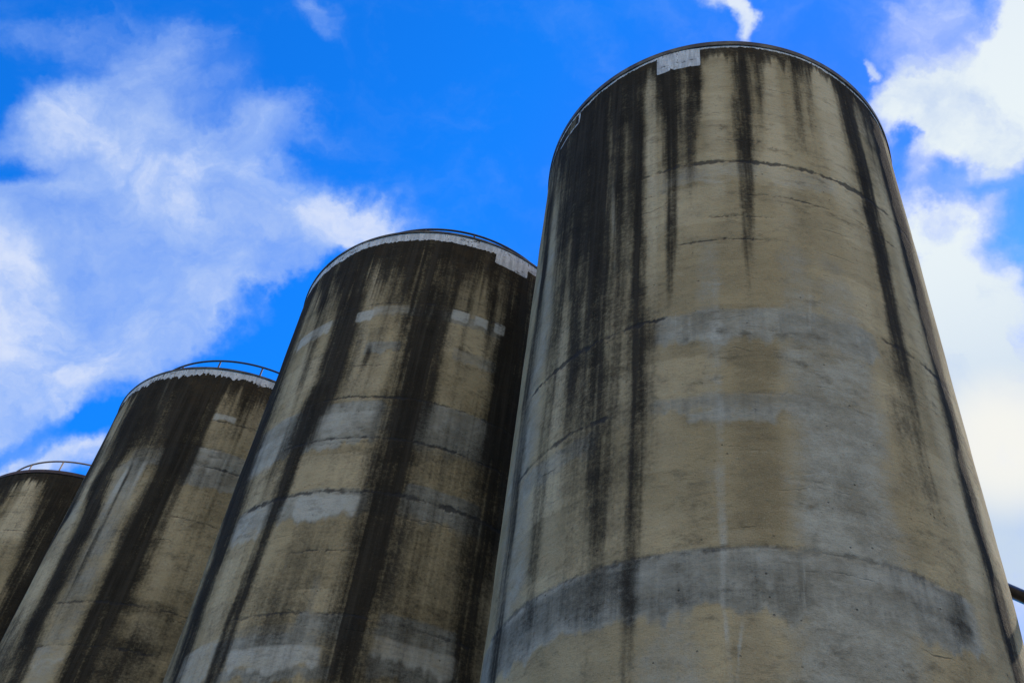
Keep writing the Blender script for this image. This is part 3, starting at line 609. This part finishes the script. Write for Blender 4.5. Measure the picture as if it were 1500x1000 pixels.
  ('grey', 21.94, 21.39, -33.4, -21.3, 0.2, 1),
 ], [
  (24.2, 0.05, -47.1, -25.6, 0.6),
  (23.44, 0.05, -45.5, -24.0, 0.5),
  (22.63, 0.05, -39.4, -20.1, 0.6),
  (21.58, 0.04, -32.3, -17.6, 0.4),
 ]),
}

def barrel(key, base_ang, wall_top, zfine, seed, rim, white):
    """the concrete shell: a dense grid of points that carries the weathering and painted shade as point attributes"""
    fineN = 460 if key in 'AB' else 360
    th = np.concatenate([np.linspace(-90, 90, fineN), np.arange(93, 268, 3.0)])
    zs = np.concatenate([np.arange(0, zfine - .2, .35), np.arange(zfine, wall_top - .02, .042), [wall_top]])
    nt, nz = len(th), len(zs)
    TH, Z = np.meshgrid(th, zs)                       # rows are heights
    ang = np.radians(TH + base_ang)
    rad_ = R + 0.022 * fbm(TH / 14.0, Z / 2.0, seed + 90, 3)   # the wall is not a perfect cylinder
    co_ = np.stack([rad_ * np.cos(ang), rad_ * np.sin(ang), Z], -1).reshape(-1, 3)
    i = np.arange(nz - 1)[:, None] * nt; j = np.arange(nt)[None, :]; jn = (j + 1) % nt
    quads = np.stack([i + j, i + jn, i + nt + jn, i + nt + j], -1).reshape(-1, 4)
    me = bpy.data.meshes.new('wall')
    me.vertices.add(len(co_)); me.vertices.foreach_set('co', co_.ravel().astype(np.float32))
    me.loops.add(quads.size); me.loops.foreach_set('vertex_index', quads.ravel().astype(np.int32))
    me.polygons.add(len(quads)); me.polygons.foreach_set('loop_start', (np.arange(len(quads)) * 4).astype(np.int32))
    me.polygons.foreach_set('use_smooth', np.ones(len(quads), bool))
    me.update(calc_edges=True)
    # unwrap in metres
    TU = TH.copy().ravel(); U = np.radians(TU) * R + seed * 37.0
    uvl = me.uv_layers.new(name='unwrap')
    lu = U[quads].copy()
    wrap = (quads % nt)[:, 1] == 0
    lu[wrap, 1] += 2 * math.pi * R; lu[wrap, 2] += 2 * math.pi * R
    lv = Z.ravel()[quads]
    uvl.data.foreach_set('uv', np.stack([lu, lv], -1).ravel().astype(np.float32))
    # layers
    L = {n: np.zeros_like(TH) for n in ('stain_shade', 'grey', 'pale', 'paint', 'light', 'joint', 'brown', 'lift', 'rust')}
    def over(name, f):
        if name == 'dark': name = 'stain_shade'
        L[name] = 1 - (1 - L[name]) * (1 - np.clip(f, 0, 1))
    wob = 0.55 * fbm(TH / 9.0, Z / 1.6, seed, 4) + .5 * fbm(TH / 1.6, Z / .9, seed + 7, 3)
    edge = fbm(TH / 5.0, Z / .5, seed + 13, 4)
    streaks, bands, joints = WEATHER_SHADE[key]
    zc = zs
    for n, (lay, pts) in enumerate(streaks):
        pz = np.array([p[0] for p in pts])[::-1]
        gt, gw, gs = [np.interp(zc, pz, np.array([p[q] for p in pts])[::-1])[:, None] for q in (1, 2, 3)]
        fade_top = 1.0 if pz[-1] > 23.2 else sstep(pz[-1] + .35, pz[-1] - .1, Z)
        low = pz[0]
        fade_bot = sstep(low - .5, low, Z) if low > zfine + 1.6 and key in 'AB' or low > zfine + 3 else sstep(0, low, Z) ** .5
        u = np.abs(TH + wob * np.clip(gw * .35, .25, 1.2) - gt) / np.maximum(gw, .3)
        if lay == 'dark': gs = gs * (1.06 + .42 * fbm(TH / .8, Z / 5.0, seed + 15, 3) + .35 * fbm(TH / 3.0, Z / 1.4, seed + 17, 3))
        over(lay, gs * sstep(1.65, .3, u) * fade_top * fade_bot)
    for (lay, zt, zb, a, b, s, soft) in bands:
        e = edge * .16 * soft
        e2 = (edge * .30 + .25 * fbm(TH / 2.2, Z * 0 + 3, seed + 21, 3)) * soft
        fz = sstep(zt + .05 + .05 * soft, zt - .05, Z + e * .4) * sstep(zb - .06 - .14 * soft, zb + .05, Z + e2 * .8)
        w = (2.2 if b - a < 70 else 5.0) * soft + .35
        ft = sstep(a - w, a + w * .3, TH + wob * soft * .8) * sstep(b + w, b - w * .3, TH + wob * soft * .8)
        over(lay, s * fz * ft)
    for (zj, t, a, b, s) in joints:
        zz = zj + .045 * fbm(TH / 3.0, Z * 0 + zj, seed + 31, 5) + .03 * fbm(TH / .5, Z * 0 + zj, seed + 32, 3)
        t_ = t * (1 + 1.2 * fbm(TH / 1.6, Z * 0 + zj * 3, seed + 33, 3))
        ft = sstep(a - 2, a + 2, TH) * sstep(b + 2, b - 2, TH)
        over('joint', s * (.85 + .7 * fbm(TH / 4.0, Z * 0 + zj, seed + 35, 4)) * sstep(np.maximum(t_, .035) * .95, t_ * .2, np.abs(Z - zz)) * ft)
    film_shade = {'A': .05, 'B': .24, 'C': .36, 'D': .24}[key]  # grime plus painted shade, stronger on the left silos and lower down
    over('stain_shade', film_shade * (1 + .25 * sstep(22, 15, Z)) * (1 + 1.2 * fbm(TH / 11.0, Z / 2.5, seed + 71, 4)))
    # grime gathered just below the rim
    dep = rim[1] * (1 + .8 * fbm(TH / 4.5, Z * 0, seed + 41, 4) + .9 * fbm(TH / .8, Z * 0, seed + 42, 3))
    dep = np.maximum(dep, .12)
    over('stain_shade', rim[0] * sstep(wall_top - dep, wall_top - dep * .35, Z))
    L['rust'] = sstep(wall_top - rim[1] * 2.2, wall_top - rim[1] * .5, Z) * np.clip(.35 + 1.2 * fbm(TH / 5.0, Z / 2.0, seed + 43), 0, 1)
    # lesser runs between the big ones: thin dark trickles and lime drips
    rn = random.Random(seed)
    nd, sd_, npale = {'A': (46, .30, 26), 'B': (110, .55, 26), 'C': (110, .6, 30), 'D': (80, .5, 8)}[key]
    keep = 1 - .55 * L['light']
    for n in range(nd + npale):
        pale_ = n >= nd
        t0 = rn.uniform(-88, 88); w = rn.uniform(.25, 1.1) if not pale_ else rn.uniform(.15, .5)
        start = wall_top if rn.random() < (.75 if not pale_ else .3) else rn.uniform(zfine + 1, wall_top)
        ln = rn.uniform(1, 9) * (1 if not pale_ else .5)
        amp = rn.uniform(.25, 1) * sd_ * (1 if not pale_ else .9)
        c0, c1 = np.searchsorted(th[:fineN], [t0 - 4 * w - 1.5, t0 + 4 * w + 1.5])
        if c1 <= c0: continue
        sl = (slice(None), slice(c0, c1))
        u = np.abs(TH[sl] + .35 * wob[sl] - t0) / w
        f = amp * sstep(1.7, .2, u) * sstep(start + .12, start - .1, Z[sl]) * np.clip(1 - (start - Z[sl]) / ln, 0, 1) ** .7
        nm = 'pale' if pale_ else 'stain_shade'
        L[nm][sl] = 1 - (1 - L[nm][sl]) * (1 - np.clip(f * (1 if pale_ else keep[sl]), 0, 1))
    # each lift of concrete came out a slightly different tone
    li = np.floor((Z + .05 * fbm(TH / 5, Z * 0 + 2, seed + 81)) / 1.22)
    L['lift'] = .55 * (lattice_noise(li * 7.31, li * 0 + 3, seed + 83) - .5) * 2 * .6 + .9 * fbm(TH / 16.0 + li * 3.7, li * 1.9, seed + 85, 3)
    # weather on the sides the photograph does not show
    rnd = random.Random(seed * 5 + 1)
    for n in range(26):
        t0 = rnd.uniform(85, 275); w = rnd.uniform(1, 6); s = rnd.uniform(.4, .95); zl = rnd.uniform(2, 18)
        u = np.abs(TH + wob - t0) / w
        over('stain_shade', s * sstep(1.4, .4, u) * sstep(zl, wall_top, Z) ** .6)
    for zj in np.arange(1.6, zfine, 2.3):
        over('joint', .6 * sstep(.06, .01, np.abs(Z - zj - .03 * fbm(TH / 3, Z * 0 + zj, seed + 51))))
    # white lime paint
    if white:
        h, rag = white
        zb = wall_top - h - rag * (.5 * fbm(TH / 4, Z * 0, seed + 61, 3) + fbm(TH / .8, Z * 0, seed + 62, 3) * .6)
        L['paint'] = np.maximum(L['paint'], sstep(zb - .03, zb + .03, Z))
    if key == 'A':
        for (a, b, z0, z1) in ((-47.0, -46.2, 24.66, 25.3), (-58.5, -46.4, 24.70, 24.75)):
            L['paint'] = np.maximum(L['paint'], sstep(a - .3, a, TH) * sstep(b + .3, b, TH) * sstep(z0 - .03, z0, Z) * sstep(z1 + .03, z1, Z) * (.55 + .5 * fbm(TH / 2, Z * 3, 77)))
        box = sstep(-59, -58, TH) * sstep(-47, -48, TH) * sstep(24.72, 24.76, Z)
        L['stain_shade'] *= 1 - .3 * box * (fbm(TH / 2, Z * 0, 5) > 0)
    for n, v in L.items():
        at = me.attributes.new(n, 'FLOAT', 'POINT')
        at.data.foreach_set('value', v.ravel().astype(np.float32))
    return me

#       key  centre             cope height  cope mat      rim grime    white    rail setback, first post angle, rail mat
SILOS = [
 ('A', (4.8375, 16.335), .19, M_COPE, (.75, .75), (.08, .06), .69, 8.0, M_RAIL, 8.2,
  'largest and nearest concrete silo, tan with long black streaks and a thin white rim line'),
 ('B', (-2.1285, 23.5035), .09, M_COPE, (.62, 2.2), (.32, .08), .69, 3.0, M_RAIL, 11.2,
  'second concrete silo from the right, black streaked, white rim and stepped white patch'),
 ('C', (-9.1395, 30.672), .08, M_COPE, (.8, 1.2), (.28, .22), .675, -5.3, M_RAIL, 14.2,
  'third concrete silo, brown grime under ragged white rim and dark handrail on top'),
 ('D', (-16.056, 37.809), .15, M_COPE_RUST, (.88, .95), None, .69, -32.8, M_RAIL_RUST, 18.6,
  'farthest and smallest looking silo at lower left, rust red rim and pale rusty handrail'),
]
for q, (key, (cx, cy), ch, cmat, rim, white, setb, post0, rmat, zf, lab) in enumerate(SILOS):
    root = bpy.data.objects.new('concrete_silo', None); COL.objects.link(root)
    root.location = (cx, cy, 0); root.empty_display_size = 2
    tag(root, lab, 'silo', 'row of round concrete silos')
    base = math.degrees(math.atan2(-cy, -cx))
    wt = TOP - ch
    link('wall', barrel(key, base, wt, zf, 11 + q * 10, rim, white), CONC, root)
    # rim flashing, standing a little proud of the wall
    bm = bmesh.new()
    lathe(bm, [(R - .25, wt - .0), (R + .03, wt - .0), (R + .035, wt + .02), (R + .035, TOP - .03), (R + .02, TOP), (R - .25, TOP)], 220)
    bm_obj('coping', bm, cmat, root, smooth=False)
    # shallow cone roof
    bm = bmesh.new()
    ring = [bm.verts.new((( R - .25) * math.cos(2 * math.pi * k / 96), (R - .25) * math.sin(2 * math.pi * k / 96), TOP - .06)) for k in range(96)]
    tip = bm.verts.new((0, 0, TOP + .25))
    for k in range(96): bm.faces.new((ring[k], ring[(k + 1) % 96], tip))
    bm_obj('roof', bm, M_ROOF, root, smooth=False)
    # handrail: one bent top rail on upright posts
    rr_ = R - setb; hz = TOP + .99
    bm = bmesh.new()
    tube(bm, [(rr_ * math.cos(2 * math.pi * k / 120), rr_ * math.sin(2 * math.pi * k / 120), hz) for k in range(120)], .034, 8, True)
    hr = bm_obj('handrail', bm, rmat, root)
    for k in range(16):
        a = math.radians(base + post0 + 22.9 * k if k < 8 else base + post0 - 22.2 * (16 - k))
        bm = bmesh.new()
        x, y = rr_ * math.cos(a), rr_ * math.sin(a)
        tube(bm, [(x, y, TOP - .06), (x, y, hz - .03)], .03, 8)
        bm_obj('post', bm, rmat, hr)

# ------------------------------------------------------------------ black pipe on the far side of the big silo
p0 = Vector((9.10, 15.90, 13.87)); p1 = Vector((10.388, 14.083, 11.609))
dv = (p1 - p0)
pe = p0 + dv * 1.75
pipe = bpy.data.objects.new('pipe', None); COL.objects.link(pipe)
pipe.location = p0
tag(pipe, 'sloping black pipe sticking out past the right edge of the largest silo', 'pipe')
path = [p0, p0 + dv * .5, p0 + dv * 1.0, pe - dv.normalized() * .5]
down = Vector((0, 0, -1)); d0 = dv.normalized()
for k in range(1, 7):                                  # a swept elbow
    t = k / 6.0
    a_, b_, c_ = pe - d0 * .5, pe, pe + down * .5
    path.append(a_ * (1 - t) ** 2 + b_ * 2 * t * (1 - t) + c_ * t * t)
path.append(Vector((pe.x, pe.y, -.1)))
bm = bmesh.new(); tube(bm, [p - p0 for p in path], .122, 24)
bm_obj('tube', bm, M_PIPE, pipe)
for t in (1.25,):
    bm = bmesh.new(); tube(bm, [dv * t - d0 * .03, dv * t + d0 * .03], .2, 24)
    bm_obj('flange', bm, M_PIPE, pipe)
